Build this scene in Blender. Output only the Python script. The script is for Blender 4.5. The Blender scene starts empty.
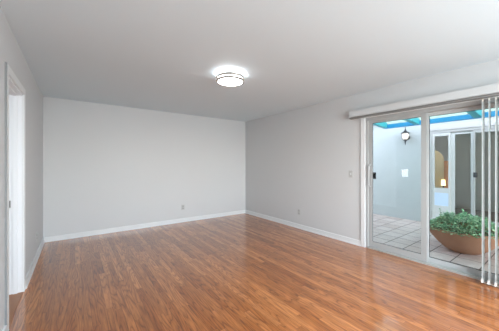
import bpy, bmesh, math, random
from mathutils import Vector, Matrix

random.seed(7)
S = bpy.context.scene
COL = S.collection
PI = math.pi

# ------------------------------------------------------------------ camera
cd = bpy.data.cameras.new('camera')
cam = bpy.data.objects.new('camera', cd)
COL.objects.link(cam)
cam.location = (0, 0, 1.31)
cam.rotation_euler = (PI / 2, 0, -math.radians(36))
cd.sensor_width = 36
cd.lens = 240 / 499 * 36
cd.shift_y = -1.5 / 499
cd.clip_start = 0.02
S.camera = cam

# ------------------------------------------------------------------ view / sky / fill lights
S.view_settings.view_transform = 'Standard'
S.view_settings.look = 'None'
S.view_settings.gamma = 1
S.view_settings.use_curve_mapping = False
S.view_settings.exposure = 0.0

W = bpy.data.worlds.new('sky')
S.world = W
W.use_nodes = True
wn = W.node_tree
bgn = wn.nodes['Background']
sky = wn.nodes.new('ShaderNodeTexSky')
sky.sky_type = 'NISHITA'
sky.sun_disc = False
sky.sun_elevation = math.radians(50)
sky.sun_rotation = math.radians(200)
hsv = wn.nodes.new('ShaderNodeHueSaturation')
hsv.inputs['Saturation'].default_value = .30
wn.links.new(sky.outputs[0], hsv.inputs['Color'])
wn.links.new(hsv.outputs[0], bgn.inputs[0])
bgn.inputs[1].default_value = 1.75

def area(name, loc, rot, sx, sy, power, color):
    l = bpy.data.lights.new(name, 'AREA')
    l.shape = 'RECTANGLE'
    l.size, l.size_y, l.energy, l.color = sx, sy, power, color
    o = bpy.data.objects.new(name, l)
    o.location, o.rotation_euler = loc, rot
    COL.objects.link(o)
    return o
# added fill light behind the camera, before a made-up window, tilted toward the ceiling
area('rear_fill', (1.75, -1.40, 1.35), (PI / 2 + .20, 0, 0), 2.8, 1.6, 108, (.86, .965, 1))
# added unseen fill that brightens the cream panel and room across the patio
area('far_room_fill', (7.02, 1.95, 2.55), (0, 0, 0), .3, .3, 16, (1, .93, .82))
# added unseen fill that lights the far jamb of the left doorway
area('side_room_fill', (-1.5, 1.86, 1.5), (PI / 2, 0, 0), 1.2, 1.2, 9, (.92, .96, 1))

# ------------------------------------------------------------------ material helpers
def mat(name, col=(.8, .8, .8), rough=.5, metal=0., spec=.5, **kw):
    m = bpy.data.materials.new(name)
    m.use_nodes = True
    p = m.node_tree.nodes['Principled BSDF']
    p.inputs['Base Color'].default_value = (*col, 1)
    p.inputs['Roughness'].default_value = rough
    p.inputs['Metallic'].default_value = metal
    p.inputs['Specular IOR Level'].default_value = spec
    for k, v in kw.items():
        p.inputs[k.replace('_', ' ')].default_value = v
    return m

class NT:
    def __init__(s, m):
        s.t = m.node_tree
        s.p = s.t.nodes['Principled BSDF']
    def n(s, typ, **kw):
        nd = s.t.nodes.new('ShaderNode' + typ)
        for k, v in kw.items(): setattr(nd, k, v)
        return nd
    def l(s, a, b): s.t.links.new(a, b)
    def math(s, op, a, b=None, c=None):
        nd = s.n('Math', operation=op)
        for i, v in enumerate((a, b, c)):
            if v is None: continue
            if isinstance(v, (int, float)): nd.inputs[i].default_value = v
            else: s.l(v, nd.inputs[i])
        return nd.outputs[0]
    def ramp(s, fac, stops):
        r = s.n('ValToRGB')
        e = r.color_ramp.elements
        while len(e) < len(stops): e.new(.5)
        for el, (pos, c) in zip(e, stops):
            el.position = pos
            el.color = (*c, 1)
        s.l(fac, r.inputs[0])
        return r.outputs[0]
    def noise(s, vec, scale, detail=3, rough=.5, dist=0.):
        nd = s.n('TexNoise')
        nd.inputs['Scale'].default_value = scale
        nd.inputs['Detail'].default_value = detail
        nd.inputs['Roughness'].default_value = rough
        nd.inputs['Distortion'].default_value = dist
        if vec is not None: s.l(vec, nd.inputs['Vector'])
        return nd.outputs[0]
    def mix(s, fac, a, b, mode='MIX'):
        nd = s.n('Mix', data_type='RGBA', blend_type=mode)
        for sock, v in ((nd.inputs[0], fac), (nd.inputs[6], a), (nd.inputs[7], b)):
            if isinstance(v, (int, float)): sock.default_value = v
            elif isinstance(v, tuple): sock.default_value = (*v, 1)
            else: s.l(v, sock)
        return nd.outputs[2]
    def bump(s, h, strength, dist=.01):
        b = s.n('Bump')
        b.inputs['Strength'].default_value = strength
        b.inputs['Distance'].default_value = dist
        s.l(h, b.inputs['Height'])
        s.l(b.outputs[0], s.p.inputs['Normal'])
    def coord(s): return s.n('TexCoord').outputs['Object']

def mottled(name, c0, c1, scale, rough, bump=0., bscale=60, spec=.3, **kw):
    m = mat(name, c0, rough, spec=spec, **kw)
    N = NT(m)
    v = N.coord()
    N.l(N.mix(N.noise(v, scale, 4), c0, c1), N.p.inputs['Base Color'])
    if bump: N.bump(N.noise(v, bscale, 4, .6), bump, .004)
    return m

M = {}
M['wall'] = mottled('wall_paint', (.60, .612, .620), (.622, .633, .641), 1.2, .55, .10, 45)
M['ceiling'] = mottled('ceiling_paint', (.70, .795, .845), (.725, .82, .87), .9, .6, .35, 55)
M['white'] = mat('white_trim_paint', (.75, .77, .78), .35)
M['valance'] = mat('pale_grey_valance', (.58, .60, .61), .45)
M['edge'] = mat('painted_edge_shade', (.23, .24, .25), .45)  # shade on the casing's near edge, put in as dark grey
M['jamb'] = mat('door_jamb_paint', (.80, .82, .85), .35)
M['frame'] = mat('almond_aluminium', (.385, .395, .395), .38, 0.)
M['frame_white'] = mat('white_aluminium', (.54, .56, .565), .35)
M['sill'] = mat('door_sill_metal', (.50, .53, .52), .35, .35)
M['steel'] = mat('dull_steel', (.28, .28, .28), .35, .9)
M['nickel'] = mat('brushed_nickel', (.52, .49, .45), .35, .85)
M['black'] = mat('black_metal', (.018, .022, .028), .4)
M['plate'] = mat('ivory_plastic', (.50, .505, .50), .35)
M['slot'] = mat('dark_plastic', (.06, .06, .06), .5)
M['gasket'] = mat('dark_rubber', (.05, .055, .06), .6)
M['vinyl'] = mat('white_vinyl', (.82, .81, .77), .4)
M['grey_rail'] = mat('grey_rail', (.25, .25, .245), .45, .3)

def wood():
    m = mat('oak_strip_floor', (.3, .12, .05), .30, spec=.3)
    N = NT(m)
    sep = N.n('SeparateXYZ')
    N.l(N.coord(), sep.inputs[0])
    x, y = sep.outputs[0], sep.outputs[1]
    wd = .0572
    xi = N.math('DIVIDE', x, wd)
    ix = N.math('FLOOR', xi)
    fx = N.math('FRACT', xi)
    wn1 = N.n('TexWhiteNoise', noise_dimensions='1D')
    N.l(ix, wn1.inputs['W'])
    yy = N.math('ADD', N.math('DIVIDE', y, .85), N.math('MULTIPLY', wn1.outputs[0], 9.37))
    iy = N.math('FLOOR', yy)
    fy = N.math('FRACT', yy)
    cmb = N.n('CombineXYZ')
    N.l(ix, cmb.inputs[0]); N.l(iy, cmb.inputs[1])
    wn2 = N.n('TexWhiteNoise', noise_dimensions='2D')
    N.l(cmb.outputs[0], wn2.inputs['Vector'])
    rnd, rcol = wn2.outputs[0], wn2.outputs[1]
    # grain coordinates: stretched along the plank, shifted per plank
    gv = N.n('CombineXYZ')
    N.l(N.math('ADD', N.math('MULTIPLY', x, 1.0), N.math('MULTIPLY', rnd, 31.)), gv.inputs[0])
    N.l(N.math('ADD', N.math('MULTIPLY', y, .085), N.math('MULTIPLY', rnd, 17.)), gv.inputs[1])
    # cathedral figure: contour lines of a slow noise
    slow = N.noise(gv.outputs[0], 9, 1.5, .45, .3)
    rings = N.math('FRACT', N.math('MULTIPLY', slow, 15.))
    rings = N.math('ABSOLUTE', N.math('SUBTRACT', rings, .5))
    fine = N.noise(gv.outputs[0], 70, 4, .65)
    base = N.ramp(rnd, [(0., (.33, .100, .020)), (.35, (.42, .142, .033)), (.7, (.49, .172, .045)), (1., (.58, .226, .068))])
    vein = N.ramp(rings, [(0., (.34, .26, .22)), (.12, (.80, .77, .74)), (.5, (1.08, 1.08, 1.08))])
    c = N.mix(.75, base, vein, 'MULTIPLY')
    fr = N.ramp(fine, [(.32, (.50, .45, .42)), (.60, (1.12, 1.12, 1.12))])
    c = N.mix(.65, c, fr, 'MULTIPLY')
    # seams between strips and at plank ends
    sx = N.math('MINIMUM', fx, N.math('SUBTRACT', 1., fx))
    sy = N.math('MULTIPLY', N.math('MINIMUM', fy, N.math('SUBTRACT', 1., fy)), .85 / wd)
    sm = N.math('MINIMUM', sx, sy)
    seam = N.ramp(sm, [(0., (.30, .26, .24)), (.035, (1, 1, 1))])
    c = N.mix(.8, c, seam, 'MULTIPLY')
    N.l(c, N.p.inputs['Base Color'])
    h = N.math('ADD', N.math('MINIMUM', N.math('MULTIPLY', sm, 14.), 1.), N.math('MULTIPLY', fine, .12))
    N.bump(h, .12, .003)
    N.p.inputs['Coat Weight'].default_value = .85
    N.p.inputs['Coat Roughness'].default_value = .09
    N.p.inputs['Coat IOR'].default_value = 1.56
    return m
M['floor'] = wood()

def tile():
    m = mat('patio_tile', (.4, .35, .33), .45, spec=.4)
    N = NT(m)
    sep = N.n('SeparateXYZ')
    N.l(N.coord(), sep.inputs[0])
    g = []
    idx = []
    for o, off in ((sep.outputs[0], 4.25), (sep.outputs[1], 1.07)):
        q = N.math('DIVIDE', N.math('SUBTRACT', o, off), .305)
        f = N.math('FRACT', q)
        idx.append(N.math('FLOOR', q))
        g.append(N.math('MINIMUM', f, N.math('SUBTRACT', 1., f)))
    d = N.math('MINIMUM', g[0], g[1])
    cmb = N.n('CombineXYZ')
    N.l(idx[0], cmb.inputs[0]); N.l(idx[1], cmb.inputs[1])
    wn2 = N.n('TexWhiteNoise', noise_dimensions='2D')
    N.l(cmb.outputs[0], wn2.inputs['Vector'])
    base = N.ramp(wn2.outputs[0], [(0., (.46, .375, .35)), (.5, (.51, .43, .41)), (1., (.56, .485, .47))])
    mot = N.ramp(N.noise(N.coord(), 9, 5, .6), [(.3, (.82, .82, .84)), (.7, (1.06, 1.05, 1.04))])
    c = N.mix(.8, base, mot, 'MULTIPLY')
    k = N.ramp(d, [(.016, (0, 0, 0)), (.027, (1, 1, 1))])
    c = N.mix(k, (.05, .042, .04), c)
    N.l(c, N.p.inputs['Base Color'])
    N.bump(k, .3, .004)
    return m
M['tile'] = tile()

M['stucco'] = mottled('pale_stucco', (.375, .42, .43), (.41, .455, .465), 6, .8, .5, 70)
M['stucco_white'] = mottled('white_stucco', (.43, .435, .44), (.46, .465, .47), 6, .8, .3, 70)
M['blue'] = mat('bright_blue_paint', (.012, .33, .72), .45)
M['teal'] = mat('turquoise_paint', (.06, .50, .60), .5)
M['terracotta'] = mottled('terracotta', (.33, .16, .09), (.41, .22, .135), 7, .7, .2, 40)
M['soil'] = mottled('soil', (.05, .035, .025), (.09, .06, .04), 20, .9)
M['far_wall'] = mat('far_room_paint', (.62, .63, .60), .7)
M['far_dark'] = mat('far_room_floor', (.20, .16, .13), .6)
M['cream'] = mottled('cream_panel', (.78, .62, .36), (.84, .70, .44), 3, .6)
M['orange'] = mat('orange_panel', (.62, .26, .08), .6)
M['curtain'] = mat('pale_curtain', (.55, .57, .53), .8)
M['petflap'] = mat('pale_blue_flap', (.52, .66, .85), .35)
M['roofing'] = mat('grey_roofing', (.3, .3, .3), .8)

def leafmat(name, a, b, c):
    m = mat(name, a, .45)
    N = NT(m)
    g = N.n('NewGeometry')
    N.l(N.ramp(g.outputs['Random Per Island'], [(0., a), (.55, b), (1., c)]), N.p.inputs['Base Color'])
    return m
M['leaf'] = leafmat('green_leaves', (.06, .22, .10), (.18, .44, .25), (.52, .70, .42))
M['stem'] = mat('green_stem', (.10, .22, .08), .6)

def glass(name, tint=(1, 1, 1), ior=1.5):
    m = bpy.data.materials.new(name)
    m.use_nodes = True
    t = m.node_tree
    t.nodes.clear()
    out = t.nodes.new('ShaderNodeOutputMaterial')
    mx = t.nodes.new('ShaderNodeMixShader')
    fr = t.nodes.new('ShaderNodeFresnel')
    tr = t.nodes.new('ShaderNodeBsdfTransparent')
    gl = t.nodes.new('ShaderNodeBsdfGlossy')
    fr.inputs[0].default_value = ior
    tr.inputs[0].default_value = (*tint, 1)
    gl.inputs['Roughness'].default_value = 0.0
    t.links.new(fr.outputs[0], mx.inputs[0])
    t.links.new(tr.outputs[0], mx.inputs[1])
    t.links.new(gl.outputs[0], mx.inputs[2])
    t.links.new(mx.outputs[0], out.inputs[0])
    return m
M['glass'] = glass('clear_glass', (.97, .985, .99))
M['glass_dark'] = glass('grey_glass', (.86, .89, .89))

def emit(name, col, strength):
    m = mat(name, col, .4)
    p = m.node_tree.nodes['Principled BSDF']
    p.inputs['Emission Color'].default_value = (*col, 1)
    p.inputs['Emission Strength'].default_value = strength
    return m
M['lamp'] = emit('lit_frosted_glass', (.98, .99, 1), 13)
M['bulb'] = emit('lit_lantern_glass', (1, .90, .78), .55)
M['pane_glow'] = emit('pane_daylight_glow', (.95, .97, 1), 7)  # emission stands in for the daylight behind this pane
M['glow'] = emit('lit_lamp_shade', (1, .80, .42), 3)

def translucent(name, col):
    m = bpy.data.materials.new(name)
    m.use_nodes = True
    t = m.node_tree
    t.nodes.clear()
    out = t.nodes.new('ShaderNodeOutputMaterial')
    mx = t.nodes.new('ShaderNodeMixShader')
    a = t.nodes.new('ShaderNodeBsdfTranslucent')
    b = t.nodes.new('ShaderNodeBsdfTransparent')
    a.inputs[0].default_value = (*col, 1)
    b.inputs[0].default_value = (*col, 1)
    mx.inputs[0].default_value = .6
    t.links.new(a.outputs[0], mx.inputs[1])
    t.links.new(b.outputs[0], mx.inputs[2])
    t.links.new(mx.outputs[0], out.inputs[0])
    return m
M['panel'] = translucent('clear_roof_sheet', (.50, .60, .56))

def vane_mat():
    m = bpy.data.materials.new('translucent_vane')
    m.use_nodes = True
    t = m.node_tree
    p = t.nodes['Principled BSDF']
    p.inputs['Base Color'].default_value = (.88, .91, .92, 1)
    p.inputs['Roughness'].default_value = .5
    out = t.nodes['Material Output']
    mx = t.nodes.new('ShaderNodeMixShader')
    a = t.nodes.new('ShaderNodeBsdfTranslucent')
    a.inputs[0].default_value = (.90, .92, .90, 1)
    mx.inputs[0].default_value = .35
    t.links.new(p.outputs[0], mx.inputs[1])
    t.links.new(a.outputs[0], mx.inputs[2])
    m2 = t.nodes.new('ShaderNodeMixShader')
    tr = t.nodes.new('ShaderNodeBsdfTransparent')
    m2.inputs[0].default_value = .2
    t.links.new(mx.outputs[0], m2.inputs[1])
    t.links.new(tr.outputs[0], m2.inputs[2])
    t.links.new(m2.outputs[0], out.inputs[0])
    return m
M['vane'] = vane_mat()

# ------------------------------------------------------------------ mesh helpers
def B(): return bmesh.new()

def box(bm, x0, x1, y0, y1, z0, z1):
    v = [bm.verts.new((x, y, z)) for x in (x0, x1) for y in (y0, y1) for z in (z0, z1)]
    for f in ((0, 1, 3, 2), (4, 6, 7, 5), (0, 4, 5, 1), (2, 3, 7, 6), (0, 2, 6, 4), (1, 5, 7, 3)):
        bm.faces.new([v[i] for i in f])
    return bm

def lathe(bm, prof, seg=32, c=(0, 0, 0), axis='Z'):
    rows = []
    for r, h in prof:
        row = []
        for k in range(seg):
            a = 2 * PI * k / seg
            p = (r * math.cos(a), r * math.sin(a), h)
            if axis == 'X': p = (p[2], p[0], p[1])
            row.append(bm.verts.new((p[0] + c[0], p[1] + c[1], p[2] + c[2])))
        rows.append(row)
    for a, b in zip(rows, rows[1:]):
        for k in range(seg):
            bm.faces.new((a[k], a[(k + 1) % seg], b[(k + 1) % seg], b[k]))
    for row in (rows[0], rows[-1]):
        try: bm.faces.new(row)
        except ValueError: pass
    return bm

def ring(bm, R, z, w, h, seg=48):
    return_rows = []
    sec = ((R - w, z - h), (R + w, z - h), (R + w, z + h), (R - w, z + h))
    rows = [[bm.verts.new((r * math.cos(2 * PI * k / seg), r * math.sin(2 * PI * k / seg), hh)) for r, hh in sec] for k in range(seg)]
    for k in range(seg):
        a, b = rows[k], rows[(k + 1) % seg]
        for i in range(4):
            bm.faces.new((a[i], b[i], b[(i + 1) % 4], a[(i + 1) % 4]))
    return bm

def tube(bm, pts, r, seg=8):
    pts = [Vector(p) for p in pts]
    rows = []
    for i, p in enumerate(pts):
        d = (pts[min(i + 1, len(pts) - 1)] - pts[max(i - 1, 0)]).normalized()
        u = d.orthogonal().normalized()
        w = d.cross(u)
        rr = r[i] if isinstance(r, (list, tuple)) else r
        rows.append([bm.verts.new(p + rr * (math.cos(2 * PI * k / seg) * u + math.sin(2 * PI * k / seg) * w)) for k in range(seg)])
    for a, b in zip(rows, rows[1:]):
        for k in range(seg):
            bm.faces.new((a[k], a[(k + 1) % seg], b[(k + 1) % seg], b[k]))
    bm.faces.new(rows[0]); bm.faces.new(rows[-1])
    return bm

def obj(name, bm, m, parent=None, bevel=0., smooth=False, loc=None, label=None):
    bmesh.ops.recalc_face_normals(bm, faces=bm.faces[:])
    if bevel:
        bmesh.ops.bevel(bm, geom=bm.edges[:], offset=bevel, segments=2, profile=.7, affect='EDGES')
    me = bpy.data.meshes.new(name)
    bm.to_mesh(me)
    bm.free()
    me.materials.append(m)
    if smooth:
        for p in me.polygons: p.use_smooth = True
        try: me.set_sharp_from_angle(angle=math.radians(40))
        except Exception: pass
    o = bpy.data.objects.new(name, me)
    COL.objects.link(o)
    if parent: o.parent = parent
    if loc: o.location = loc
    if label: o['label'] = label
    return o

def struct(name, bm, m, label=None, cat=None, **kw):
    o = obj(name, bm, m, **kw)
    o['kind'] = 'structure'
    if label: o['label'] = label
    if cat: o['category'] = cat
    return o

def empty(name, loc, label, cat, rz=0, group=None, structure=False):
    o = bpy.data.objects.new(name, None)
    o.empty_display_size = .1
    COL.objects.link(o)
    o.location = loc
    o.rotation_euler = (0, 0, rz)
    o['label'], o['category'] = label, cat
    if group: o['group'] = group
    if structure: o['kind'] = 'structure'
    return o

def copy_tree(o, parent=None):
    c = o.copy()
    COL.objects.link(c)
    if parent: c.parent = parent
    for ch in list(o.children): copy_tree(ch, c)
    return c

# ------------------------------------------------------------------ the room
XL, XR, YB, YF, H = -.433, 3.69, 5.265, -1.55, 2.44
DY0, DY1, DZ = 2.64, 3.35, 2.02            # left doorway
SY0, SY1, SZ = .12, 1.98, 2.03             # sliding door opening
T = .12

struct('floor', box(B(), -2.75, XR + .02, YF - .1, YB + .1, -.10, 0), M['floor'], 'reddish brown oak strip floor running away from the viewer', 'floor')
struct('ceiling', box(B(), -2.75, XR + .16, YF - .12, YB + .12, H, H + .12), M['ceiling'], 'plain pale grey textured ceiling', 'ceiling')
struct('wall_back', box(B(), XL - T, XR + .14, YB, YB + T, 0, H), M['wall'], 'plain light grey wall at the far end of the room', 'wall')
bm = B()
box(bm, XL - T, XL, YF, DY0, 0, H); box(bm, XL - T, XL, DY1, YB, 0, H); box(bm, XL - T, XL, DY0, DY1, DZ, H)
struct('wall_left', bm, M['wall'], 'light grey wall on the left with the doorway', 'wall')
bm = B()
box(bm, XR, XR + .14, YF, SY0, 0, H); box(bm, XR, XR + .14, SY1, YB, 0, H); box(bm, XR, XR + .14, SY0, SY1, SZ, H)
struct('wall_right', bm, M['wall'], 'light grey wall on the right around the sliding glass door', 'wall')
bm = B()
box(bm, XL - T, .3, YF - T, YF, 0, H); box(bm, 3.2, XR + .14, YF - T, YF, 0, H)
box(bm, .3, 3.2, YF - T, YF, 0, .5); box(bm, .3, 3.2, YF - T, YF, 2.2, H)
struct('wall_front', bm, M['wall'], 'light grey wall behind the viewer with an added window opening', 'wall')
bm = B()
for a, b in ((.3, .36), (1.72, 1.78), (3.14, 3.2)): box(bm, a, b, YF - .09, YF - .03, .5, 2.2)
box(bm, .36, 3.14, YF - .09, YF - .03, .5, .56); box(bm, .36, 3.14, YF - .09, YF - .03, 2.14, 2.2)
struct('added_window', bm, M['frame_white'], 'made-up wide white framed window behind the viewer', 'window')  # window made up to go with the rear fill light

# baseboards
def base(name, b, label):
    struct(name, b, M['white'], label, 'baseboard')
bh, bt = .085, .014
bm = B(); box(bm, XL + bt, XR - bt, YB - bt, YB, 0, bh); box(bm, XL + bt, XR - bt, YB - bt - .008, YB - bt, 0, .018)
base('baseboard_back', bm, 'white baseboard along the far wall')
bm = B(); box(bm, XL, XL + bt, DY1 + .07, YB, 0, bh); box(bm, XL + bt, XL + bt + .008, DY1 + .07, YB - bt, 0, .018)
box(bm, XL, XL + bt, YF, DY0 - .07, 0, bh)
base('baseboard_left', bm, 'white baseboard along the left wall')
bm = B(); box(bm, XR - bt, XR, SY1 + .07, YB, 0, bh); box(bm, XR - bt - .008, XR - bt, SY1 + .07, YB - bt, 0, .018)
box(bm, XR - bt, XR, YF, SY0 - .07, 0, bh)
base('baseboard_right', bm, 'white baseboard along the right wall')

# left doorway: jamb lining, stop, casing, strike plate
d1 = empty('door_1', (XL, DY0, 0), 'white painted doorway without a visible leaf in the left wall', 'doorway', structure=True)
bm = B()
box(bm, -T, 0, DY1 - DY0 - .018, DY1 - DY0, 0, DZ)
box(bm, -T, 0, 0, .018, 0, DZ)
box(bm, -T, 0, .018, DY1 - DY0 - .018, DZ - .018, DZ)
obj('jamb', bm, M['jamb'], d1)
bm = B()
box(bm, -.070, -.036, DY1 - DY0 - .030, DY1 - DY0 - .018, 0, DZ - .018)
box(bm, -.070, -.036, .018, .030, 0, DZ - .018)
box(bm, -.070, -.036, .030, DY1 - DY0 - .030, DZ - .030, DZ - .018)
obj('door_stop', bm, M['jamb'], d1)
bm = B()
box(bm, 0, .013, -.07, 0, 0, DZ + .065)
box(bm, 0, .013, DY1 - DY0, DY1 - DY0 + .07, 0, DZ + .065)
box(bm, 0, .013, 0, DY1 - DY0, DZ, DZ + .065)
obj('casing', bm, M['white'], d1, bevel=.003)
obj('edge_shade', box(B(), 0, .014, -.076, -.07, 0, DZ + .065), M['edge'], d1, label='nearer edge of the casing with its shade painted grey')
bm = B()
box(bm, -.108, -.086, DY1 - DY0 - .0205, DY1 - DY0 - .018, .875, .945)
obj('strike_plate', bm, M['steel'], d1, label='dark metal strike plate in the white jamb')
bm = B()
box(bm, -T, .004, .018, DY1 - DY0 - .018, 0, .010)
obj('threshold', bm, mat('threshold_oak', (.36, .15, .06), .4), d1, bevel=.003)

# side room beyond the doorway
bm = B()
box(bm, -2.72, -2.60, 1.8, 3.77, 0, H); box(bm, -2.72, -2.60, 4.03, 4.7, 0, H)
box(bm, -2.72, -2.60, 3.77, 4.03, 0, .80); box(bm, -2.72, -2.60, 3.77, 4.03, 1.14, H)
box(bm, -2.60, XL - T, 1.7, 1.8, 0, H); box(bm, -2.60, XL - T, 4.6, 4.7, 0, H)
struct('wall_side_room', bm, M['wall'], 'light grey walls of the side room beyond the left doorway', 'wall')
bm = B()
box(bm, -2.68, -2.64, 3.77, 3.79, .80, 1.14); box(bm, -2.68, -2.64, 4.01, 4.03, .80, 1.14)
box(bm, -2.68, -2.64, 3.79, 4.01, .80, .825); box(bm, -2.68, -2.64, 3.79, 4.01, 1.115, 1.14)
struct('window_2', bm, M['frame_white'], 'small square window in the side room', 'window')

obj('glowing_pane', box(B(), -2.664, -2.656, 3.79, 4.01, .825, 1.115), M['pane_glow'], bpy.data.objects['window_2'])

# casing of the sliding door
bm = B()
box(bm, XR - .016, XR, SY1, SY1 + .07, 0, SZ + .07)
box(bm, XR - .016, XR, SY0 - .07, SY0, 0, SZ + .07)
box(bm, XR - .016, XR, SY0, SY1, SZ, SZ + .07)
struct('trim_1', bm, M['white'], 'white casing around the sliding glass door', 'trim', bevel=.004)

# sliding glass door
d2 = empty('door_2', (XR, SY0, 0), 'sliding glass patio door in an almond frame in the right wall', 'sliding door', structure=True)
L = SY1 - SY0
bm = B()
box(bm, .005, .135, L - .035, L, 0, SZ); box(bm, .005, .135, 0, .035, 0, SZ)
box(bm, .005, .135, .035, L - .035, SZ - .045, SZ)
obj('frame', bm, M['frame'], d2, bevel=.003)
bm = B()
box(bm, .000, .150, .035, L - .035, -.02, .022)
box(bm, .050, .056, .035, L - .035, .022, .038); box(bm, .098, .104, .035, L - .035, .022, .038)
obj('sill_track', bm, M['sill'], d2, label='greyish metal sill with raised tracks')
def panel(name, x0, x1, y0, y1, z0, z1, sl, sr, tr, br, m, parent, lab):
    """y0 side stile is sl wide, y1 side stile sr"""
    p = obj(name, frame_bm(x0, x1, y0, y1, z0, z1, sl, sr, tr, br), m, parent, bevel=.003, label=lab)
    return p
def frame_bm(x0, x1, y0, y1, z0, z1, sl, sr, tr, br):
    bm = B()
    box(bm, x0, x1, y0, y0 + sl, z0, z1); box(bm, x0, x1, y1 - sr, y1, z0, z1)
    box(bm, x0, x1, y0 + sl, y1 - sr, z0, z0 + br); box(bm, x0, x1, y0 + sl, y1 - sr, z1 - tr, z1)
    return bm
# sliding panel (left in the photo) on the inner track, fixed panel on the outer one
pa = panel('sliding_panel', .028, .062, 1.178 - SY0, L - .03, .024, SZ - .04, .062, .060, .05, .085, M['frame'], d2, 'almond sliding panel nearer the light switch')
obj('gasket', frame_bm(.041, .049, 1.178 - SY0 + .058, L - .087, .106, SZ - .088, .007, .007, .007, .007), M['gasket'], pa, label='dark glazing gasket')
bm = B(); box(bm, .043, .047, 1.178 - SY0 + .055, L - .085, .10, SZ - .08)
obj('glass_pane', bm, M['glass'], pa)
# pull handle inside, latch outside
bm = B()
tube(bm, [(.028, L - .062, .96), (-.012, L - .062, .985), (-.018, L - .062, 1.08), (-.018, L - .062, 1.20), (-.012, L - .062, 1.275), (.028, L - .062, 1.30)], .009, 8)
obj('pull_handle', bm, M['frame_white'], pa, smooth=True)
bm = B()
box(bm, .062, .085, L - .098, L - .060, 1.09, 1.17); box(bm, .0475, .075, L - .128, L - .088, 1.08, 1.18)
obj('latch', bm, M['black'], pa, bevel=.003, label='small black latch')
pb = panel('fixed_panel', .080, .114, .03, 1.220 - SY0, .024, SZ - .04, .060, .050, .05, .055, M['frame_white'], d2, 'white fixed panel behind the blinds')
obj('gasket', frame_bm(.093, .101, .088, 1.220 - SY0 - .048, .077, SZ - .088, .007, .007, .007, .007), M['gasket'], pb, label='dark glazing gasket')
bm = B(); box(bm, .095, .099, .08, 1.220 - SY0 - .045, .07, SZ - .08)
obj('glass_pane', bm, M['glass'], pb)

# vertical blinds
vb = empty('vertical_blinds', (3.62, 2.19, 2.155), 'white vertical blinds drawn to the right of the patio door under their valance', 'blinds')
obj('valance', box(B(), -.048, -.040, -2.16, 0, -.095, 0), M['valance'], vb, bevel=.002)
bm = B(); box(bm, -.040, .053, -2.16, 0, -.010, 0); box(bm, -.040, .053, -.008, 0, -.095, -.010)
obj('valance_return', bm, M['valance'], vb)
bm = B(); box(bm, -.030, .022, -2.13, .004, -.122, -.096)
obj('headrail', bm, M['grey_rail'], vb, bevel=.002, label='grey headrail')
random.seed(3)
nv = 10
for i in range(nv):
    y = .622 - i * .051 - 2.19
    ang = math.radians(-2 + random.uniform(-3, 3))
    bm = B()
    z1, z0 = -.155, -2.125
    n = 6
    pts = []
    for k in range(n + 1):
        u = (k / n - .5) * .089
        bow = .006 * (1 - (2 * k / n - 1) ** 2)
        pts.append((u * math.cos(ang) - bow * math.sin(ang), u * math.sin(ang) + bow * math.cos(ang)))
    rows = []
    for z in (z0, z1):
        rows.append(([bm.verts.new((p[0], y + p[1], z)) for p in pts], [bm.verts.new((p[0], y + p[1] + .0012, z)) for p in pts]))
    for k in range(n):
        bm.faces.new((rows[0][0][k], rows[0][0][k + 1], rows[1][0][k + 1], rows[1][0][k]))
        bm.faces.new((rows[0][1][k], rows[0][1][k + 1], rows[1][1][k + 1], rows[1][1][k]))
        for r in rows: bm.faces.new((r[0][k], r[0][k + 1], r[1][k + 1], r[1][k]))
    for k in (0, n): bm.faces.new((rows[0][0][k], rows[0][1][k], rows[1][1][k], rows[1][0][k]))
    v = obj('vane', bm, M['vane'], vb, smooth=True)
    bm = B(); box(bm, -.006, .006, y - .001, y + .010, -.160, -.130)
    obj('vane_clip', bm, M['vinyl'], v)
    bm = B(); box(bm, -.042, .042, y - .004, y + .012, -2.135, -2.100)
    obj('vane_weight', bm, M['vinyl'], v)
bm = B()
for i in range(nv - 1):
    y = .622 - i * .051 - 2.19
    tube(bm, [(-.038, y, -2.118), (-.038, y - .012, -2.130), (-.038, y - .039, -2.130), (-.038, y - .051, -2.118)], .002, 6)
obj('spacer_chain', bm, M['vinyl'], vb)

# ------------------------------------------------------------------ ceiling light
cl = empty('ceiling_light', (1.57, 2.57, H), 'round flush ceiling light with nickel rings and a lit frosted drum', 'ceiling light')
R = .163
obj('canopy', lathe(B(), [(.02, 0), (.085, 0), (.075, -.045), (.02, -.045)], 48), M['white'], cl, smooth=True)
obj('diffuser', lathe(B(), [(.02, -.0455), (R - .010, -.0455), (R - .008, -.050), (R - .010, -.098), (R - .020, -.108), (.10, -.114), (.004, -.117)], 48), M['lamp'], cl, smooth=True, label='glowing frosted glass drum')
obj('ring', ring(B(), R, -.057, .009, .015), M['nickel'], cl)
obj('ring', ring(B(), R, -.096, .009, .011), M['nickel'], cl)
for a in (62, 152, 242, 332):
    c, s = math.cos(math.radians(a + 180)), math.sin(math.radians(a + 180))
    bm = B(); tube(bm, [(R * c, R * s, -.050), (R * c, R * s, -.100)], .007, 8)
    obj('post', bm, M['nickel'], cl)

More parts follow.
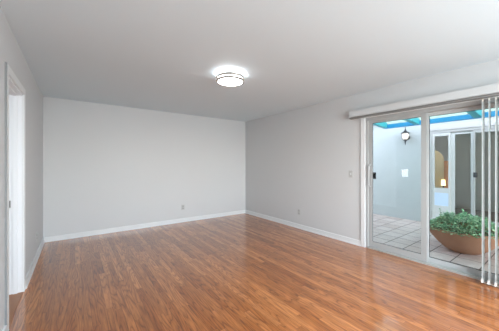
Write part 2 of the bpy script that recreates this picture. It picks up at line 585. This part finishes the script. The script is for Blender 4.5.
# ------------------------------------------------------------------ outlets and switch
def outlet(name='wall_outlet'):
    o = empty(name, (1.97, YB, .335), 'small wall outlet low on the far wall left of the corner', 'outlet', group='wall outlets')
    obj('cover_plate', box(B(), -.035, .035, -.006, 0, -.057, .057), M['plate'], o, bevel=.002)
    for z in (-.024, .024):
        r = obj('receptacle', lathe(B(), [(.0005, -.0005), (.017, -.0005), (.016, .003), (.0005, .003)], 20), M['frame'], o)
        r.rotation_euler = (PI / 2, 0, 0)
        r.location = (0, -.006, z)
        bm = B()
        box(bm, -.0075, -.0045, -.005, .004, .0028, .0036); box(bm, .0045, .0075, -.005, .004, .0028, .0036)
        box(bm, -.002, .002, -.011, -.007, .0028, .0036)
        obj('slot', bm, M['slot'], r)
    return o
o1 = outlet()
o2 = copy_tree(o1); o2.location = (XR, 3.36, .335); o2.rotation_euler = (0, 0, -PI / 2)
o2['label'] = 'small wall outlet low on the right wall left of the sliding door'
o3 = copy_tree(o1); o3.location = (XL, 4.40, .31); o3.rotation_euler = (0, 0, PI / 2)
o3['label'] = 'small wall outlet low on the left wall past the doorway'
sw = empty('light_switch', (XR, 2.225, 1.145), 'small light switch on the right wall beside the sliding door', 'light switch', rz=-PI / 2)
obj('cover_plate', box(B(), -.035, .035, -.006, 0, -.057, .057), M['plate'], sw, bevel=.002)
obj('toggle', box(B(), -.006, .006, -.017, -.006, -.014, .010), M['frame_white'], sw, bevel=.002)

# ------------------------------------------------------------------ patio
PX, PZ = 6.65, -.06
struct('floor_patio', box(B(), XR + .02, PX + .3, -3.2, 5.4, -.22, PZ), M['tile'], 'pinkish grey square tiles of the patio outside', 'patio floor')
struct('wall_house_exterior', box(B(), XR + .14, XR + .16, -3.2, SY0 - .01, PZ, 2.62), M['stucco_white'], 'pale outside face of the house wall beside the patio door', 'wall')
FY = 2.06
bm = B()
box(bm, PX, PX + .16, FY, 5.4, PZ, 2.6); box(bm, PX, PX + .16, -3.2, -.55, PZ, 2.6); box(bm, PX, PX + .16, -.55, FY, 2.19, 2.6)
box(bm, PX, PX + .16, -.55, FY, PZ, .05)
struct('wall_patio', bm, M['stucco'], 'pale blue grey stucco wall across the patio', 'wall')
struct('trim_2', box(B(), PX - .012, PX + .10, -.60, FY + .03, 2.07, 2.19), M['stucco_white'], 'white header board over the doors across the patio', 'trim')
struct('wall_patio_end', box(B(), XR + .14, PX, 5.3, 5.4, PZ, 2.6), M['stucco_white'], 'pale wall closing the left end of the patio', 'wall')

# glazed doors across the patio
d3 = empty('door_3', (PX, 0, .05), 'dark glazed sliding doors with a pet door panel across the patio', 'sliding door', structure=True)
bm = B()
box(bm, .01, .11, 2.0, 2.06, 0, 2.02); box(bm, .01, .11, -.55, -.50, 0, 2.02); box(bm, .01, .11, -.50, 2.0, 1.965, 2.02)
obj('frame', bm, M['frame'], d3)
obj('sill', box(B(), -.03, .11, -.50, 2.0, 0, .03), M['frame_white'], d3)
pp = panel('pet_door_panel', .025, .055, 1.674, 2.0, .03, 1.965, .035, .037, .075, .29, M['frame_white'], d3, 'narrow white panel with glass above a pet flap')
bm = B(); box(bm, .026, .054, 1.709, 1.963, .61, .72)
obj('middle_rail', bm, M['frame_white'], pp)
bm = B(); box(bm, .037, .042, 1.705, 1.967, .70, 1.90)
obj('glass_pane', bm, M['glass'], pp)
bm = B(); box(bm, .030, .046, 1.709, 1.963, .32, .61)
obj('pet_flap', bm, M['petflap'], pp, bevel=.004, label='pale blue pet flap')
pc = panel('door_panel', .060, .095, 1.299, 1.674, .03, 1.965, .046, .069, .06, .09, M['frame_white'], d3, 'narrow glazed panel between two white stiles')
bm = B(); box(bm, .076, .080, 1.34, 1.61, .11, 1.91)
obj('glass_pane', bm, M['glass_dark'], pc)
pd = panel('door_panel', .025, .058, .30, 1.299, .03, 1.965, .05, .030, .06, .09, M['frame'], d3, 'wide glazed panel with a black handle')
bm = B(); box(bm, .040, .044, .345, 1.272, .11, 1.91)
obj('glass_pane', bm, M['glass_dark'], pd)
bm = B(); box(bm, -.012, .025, 1.235, 1.295, .985, 1.085)
obj('handle', bm, M['black'], pd, bevel=.006, label='black handle')
pe = panel('door_panel', .060, .095, -.50, .36, .03, 1.965, .05, .05, .06, .09, M['frame'], d3, 'wide glazed panel at the right end')
bm = B(); box(bm, .076, .080, -.455, .315, .11, 1.91)
obj('glass_pane', bm, M['glass_dark'], pe)

# room behind those doors
bm = B()
box(bm, 9.0, 9.1, -.9, 2.9, PZ, 2.6); box(bm, PX + .16, 9.0, -1.0, -.9, PZ, 2.6); box(bm, PX + .16, 9.0, 2.8, 2.9, PZ, 2.6)
struct('wall_far_room', bm, M['far_wall'], 'dim grey walls of the room behind the doors across the patio', 'wall')
struct('floor_far_room', box(B(), PX + .16, 9.0, -.9, 2.8, PZ - .1, .03), M['far_dark'], 'dark floor of the room across the patio', 'floor')
struct('ceiling_far_room', box(B(), PX - .55, 9.1, -3.2, 5.4, 2.6, 2.7), M['roofing'], 'flat roof of the building across the patio, eave lengthened to shade the wall', 'roof')  # eave run out past the wall to shade the stucco top

# ------------------------------------------------------------------ planter bowl
pl = empty('potted_plant', (4.98, 1.08, PZ), 'wide terracotta bowl full of leafy green plants on the patio tiles', 'potted plant')
prof = [(.02, 0), (.19, 0), (.25, .035), (.34, .12), (.42, .22), (.472, .315), (.485, .345), (.485, .362), (.462, .362), (.455, .335), (.40, .24), (.02, .22)]
obj('bowl', lathe(B(), prof, 64), M['terracotta'], pl, smooth=True)
obj('soil', lathe(B(), [(.02, .26), (.395, .262), (.40, .300), (.25, .318), (.02, .325)], 40), M['soil'], pl, smooth=True)
random.seed(11)
bm = B()
sb = B()
def leaf(bm, p, d, up, ln, wd):
    side = d.cross(up)
    if side.length < 1e-3: side = d.orthogonal()
    side.normalize()
    nrm = side.cross(d).normalized()
    a = bm.verts.new(p)
    l1 = bm.verts.new(p + d * ln * .35 + side * wd * .5 - nrm * ln * .05)
    r1 = bm.verts.new(p + d * ln * .35 - side * wd * .5 - nrm * ln * .05)
    m1 = bm.verts.new(p + d * ln * .42 + nrm * ln * .05)
    l2 = bm.verts.new(p + d * ln * .72 + side * wd * .38 - nrm * ln * .08)
    r2 = bm.verts.new(p + d * ln * .72 - side * wd * .38 - nrm * ln * .08)
    t = bm.verts.new(p + d * ln - nrm * ln * .16)
    for f in ((a, l1, m1), (a, m1, r1), (l1, l2, t, m1), (m1, t, r2, r1)): bm.faces.new(f)
for i in range(4200):
    a = random.uniform(0, 2 * PI)
    r = .49 * math.sqrt(random.random())
    # lumpy mound, spilling a little over the rim
    lump = .035 * math.sin(3 * a + 1) + .03 * math.sin(7 * a) + .03 * math.sin(17 * r + 2 * a)
    top = .345 + (.20 + lump) * (1 - (r / .50) ** 2.2)
    z = max(.345, top - abs(random.gauss(0, .03)))
    p = Vector((r * math.cos(a), r * math.sin(a), z))
    up = Vector((0, 0, 1))
    d = Vector((math.cos(a) * random.uniform(.1, 1) + random.gauss(0, .5), math.sin(a) * random.uniform(.1, 1) + random.gauss(0, .5), random.uniform(-.15, .75))).normalized()
    s = random.uniform(.024, .046)
    leaf(bm, p, d, up, s, s * random.uniform(.55, .8))
for i in range(90):
    a = random.uniform(0, 2 * PI)
    r = random.uniform(.05, .38)
    p0 = Vector((r * math.cos(a), r * math.sin(a), .30))
    hgt = random.uniform(.12, .22)
    p1 = p0 + Vector((.05 * math.cos(a) + random.gauss(0, .02), .05 * math.sin(a) + random.gauss(0, .02), hgt * (1 - (r / .55) ** 2)))
    tube(sb, [p0, (p0 + p1) / 2 + Vector((random.gauss(0, .01), random.gauss(0, .01), 0)), p1], .003, 5)
# three taller sprigs
for (a, r, hgt) in ((2.3, .30, .34), (2.0, .18, .30), (5.2, .25, .30), (4.5, .1, .28)):
    p0 = Vector((r * math.cos(a), r * math.sin(a), .30))
    p1 = p0 + Vector((-.03, .02, hgt))
    tube(sb, [p0, (p0 + p1) / 2 + Vector((.01, 0, 0)), p1], .003, 5)
    for k in range(9):
        t = .55 + .45 * k / 8
        ang = k * 2.4
        leaf(bm, p0.lerp(p1, t), Vector((math.cos(ang), math.sin(ang), .6)).normalized(), Vector((0, 0, 1)), .04, .02)
obj('stem', sb, M['stem'], pl)
obj('foliage', bm, M['leaf'], pl, label='mound of small green leaves')

# ------------------------------------------------------------------ wall lantern across the patio
ln = empty('wall_lantern', (PX, 2.50, 1.98), 'black wall lantern with a glowing globe on the wall across the patio', 'lantern')
obj('wall_plate', lathe(B(), [(.002, 0), (.055, 0), (.050, -.018), (.002, -.024)], 24, (0, 0, -.02), 'X'), M['black'], ln, smooth=True)
bm = B(); tube(bm, [(-.02, 0, -.03), (-.06, 0, -.09), (-.11, 0, -.115), (-.14, 0, -.10)], .011, 8)
obj('arm', bm, M['black'], ln, smooth=True)
obj('cap', lathe(B(), [(.003, .23), (.012, .21), (.006, .195), (.014, .18), (.018, .15), (.045, .115), (.095, .085), (.098, .074), (.02, .074)], 24, (-.14, 0, 0)), M['black'], ln, smooth=True)
obj('globe', lathe(B(), [(.02, .074), (.066, .072), (.080, .025), (.070, -.035), (.045, -.070), (.02, -.073)], 24, (-.14, 0, 0)), M['bulb'], ln, smooth=True, label='glowing white globe')
obj('finial', lathe(B(), [(.02, -.074), (.050, -.075), (.042, -.09), (.018, -.11), (.014, -.13), (.018, -.14), (.010, -.155), (.008, -.19), (.002, -.21)], 20, (-.14, 0, 0)), M['black'], ln, smooth=True)
bm = B()
for k in range(6):
    a = k * PI / 3 + .3
    tube(bm, [(-.14 + .070 * math.cos(a), .070 * math.sin(a), .074), (-.14 + .085 * math.cos(a), .085 * math.sin(a), .025), (-.14 + .075 * math.cos(a), .075 * math.sin(a), -.036), (-.14 + .046 * math.cos(a), .046 * math.sin(a), -.078)], .005, 5)
obj('cage', bm, M['black'], ln)

# ------------------------------------------------------------------ patio cover
pg = empty('patio_cover', (5.9, 1.0, 2.14), 'turquoise timber patio cover with a bright blue front beam and clear sheets', 'patio cover')
obj('beam', box(B(), -.04, .05, -4.0, 1.72, 0, .085), M['blue'], pg, bevel=.003, label='bright blue beam')
sl = math.tan(math.radians(4.8))
def sloped(y0, y1, x0, x1, zl, zh):
    bm = B()
    v = [bm.verts.new((x, y, z - x * sl)) for x in (x0, x1) for y in (y0, y1) for z in (zl, zh)]
    for f in ((0, 1, 3, 2), (4, 6, 7, 5), (0, 4, 5, 1), (2, 3, 7, 6), (0, 2, 6, 4), (1, 5, 7, 3)): bm.faces.new([v[i] for i in f])
    return bm
for y0, w in ((1.63, .09), (.98, .09), (.02, .11), (-.90, .09), (-1.85, .09), (-2.80, .09), (-3.75, .09)):
    obj('rafter', sloped(y0, y0 + w, -2.05, -.04, .0, .12), M['teal'], pg, bevel=.002, label='turquoise rafter')
obj('roof_sheet', sloped(-4.05, 1.74, -2.05, .12, .122, .128), M['panel'], pg, label='clear roof sheet')
for y in (1.65, -3.95):
    o = obj('post', box(B(), -.035, .035, -.035, .035, PZ - 2.14, 0), M['stucco_white'], pg) if y < 0 else None
    if o: o.location = (0.005, y, 0)

# ------------------------------------------------------------------ things in the room across the patio
sc = empty('room_divider', (7.35, 1.97, .03), 'cream panel with rounded top behind the narrow glass of the far door', 'room divider')
bm = B()
pts = [(.62, 0), (.62, 1.74)] + [(.62 - .62 * math.sin(PI / 2 * k / 12), 1.38 + .36 * math.cos(PI / 2 * k / 12)) for k in range(1, 13)] + [(0, 0)]
fr = [bm.verts.new((0, y, z)) for y, z in pts]
bk = [bm.verts.new((.03, y, z)) for y, z in pts]
bm.faces.new(fr); bm.faces.new(bk)
for i in range(len(pts)):
    j = (i + 1) % len(pts)
    bm.faces.new((fr[i], fr[j], bk[j], bk[i]))
obj('screen', bm, M['cream'], sc)
obj('side_board', box(B(), .02, .05, -.16, -.001, 0, 1.36), M['orange'], sc, label='orange brown board')
obj('foot', box(B(), -.08, .12, .25, .32, 0, .02), M['orange'], sc)
tl = empty('table_lamp', (7.20, 1.94, .03), 'lit lamp with warm shade beside the cream panel across the patio', 'lamp')
obj('base', lathe(B(), [(.004, 0), (.13, 0), (.13, .02), (.02, .03), (.015, .76), (.004, .76)], 24), M['black'], tl, smooth=True)
obj('shade', lathe(B(), [(.004, .76), (.045, .76), (.035, .90), (.004, .90)], 24), M['glow'], tl, smooth=True, label='glowing warm shade')
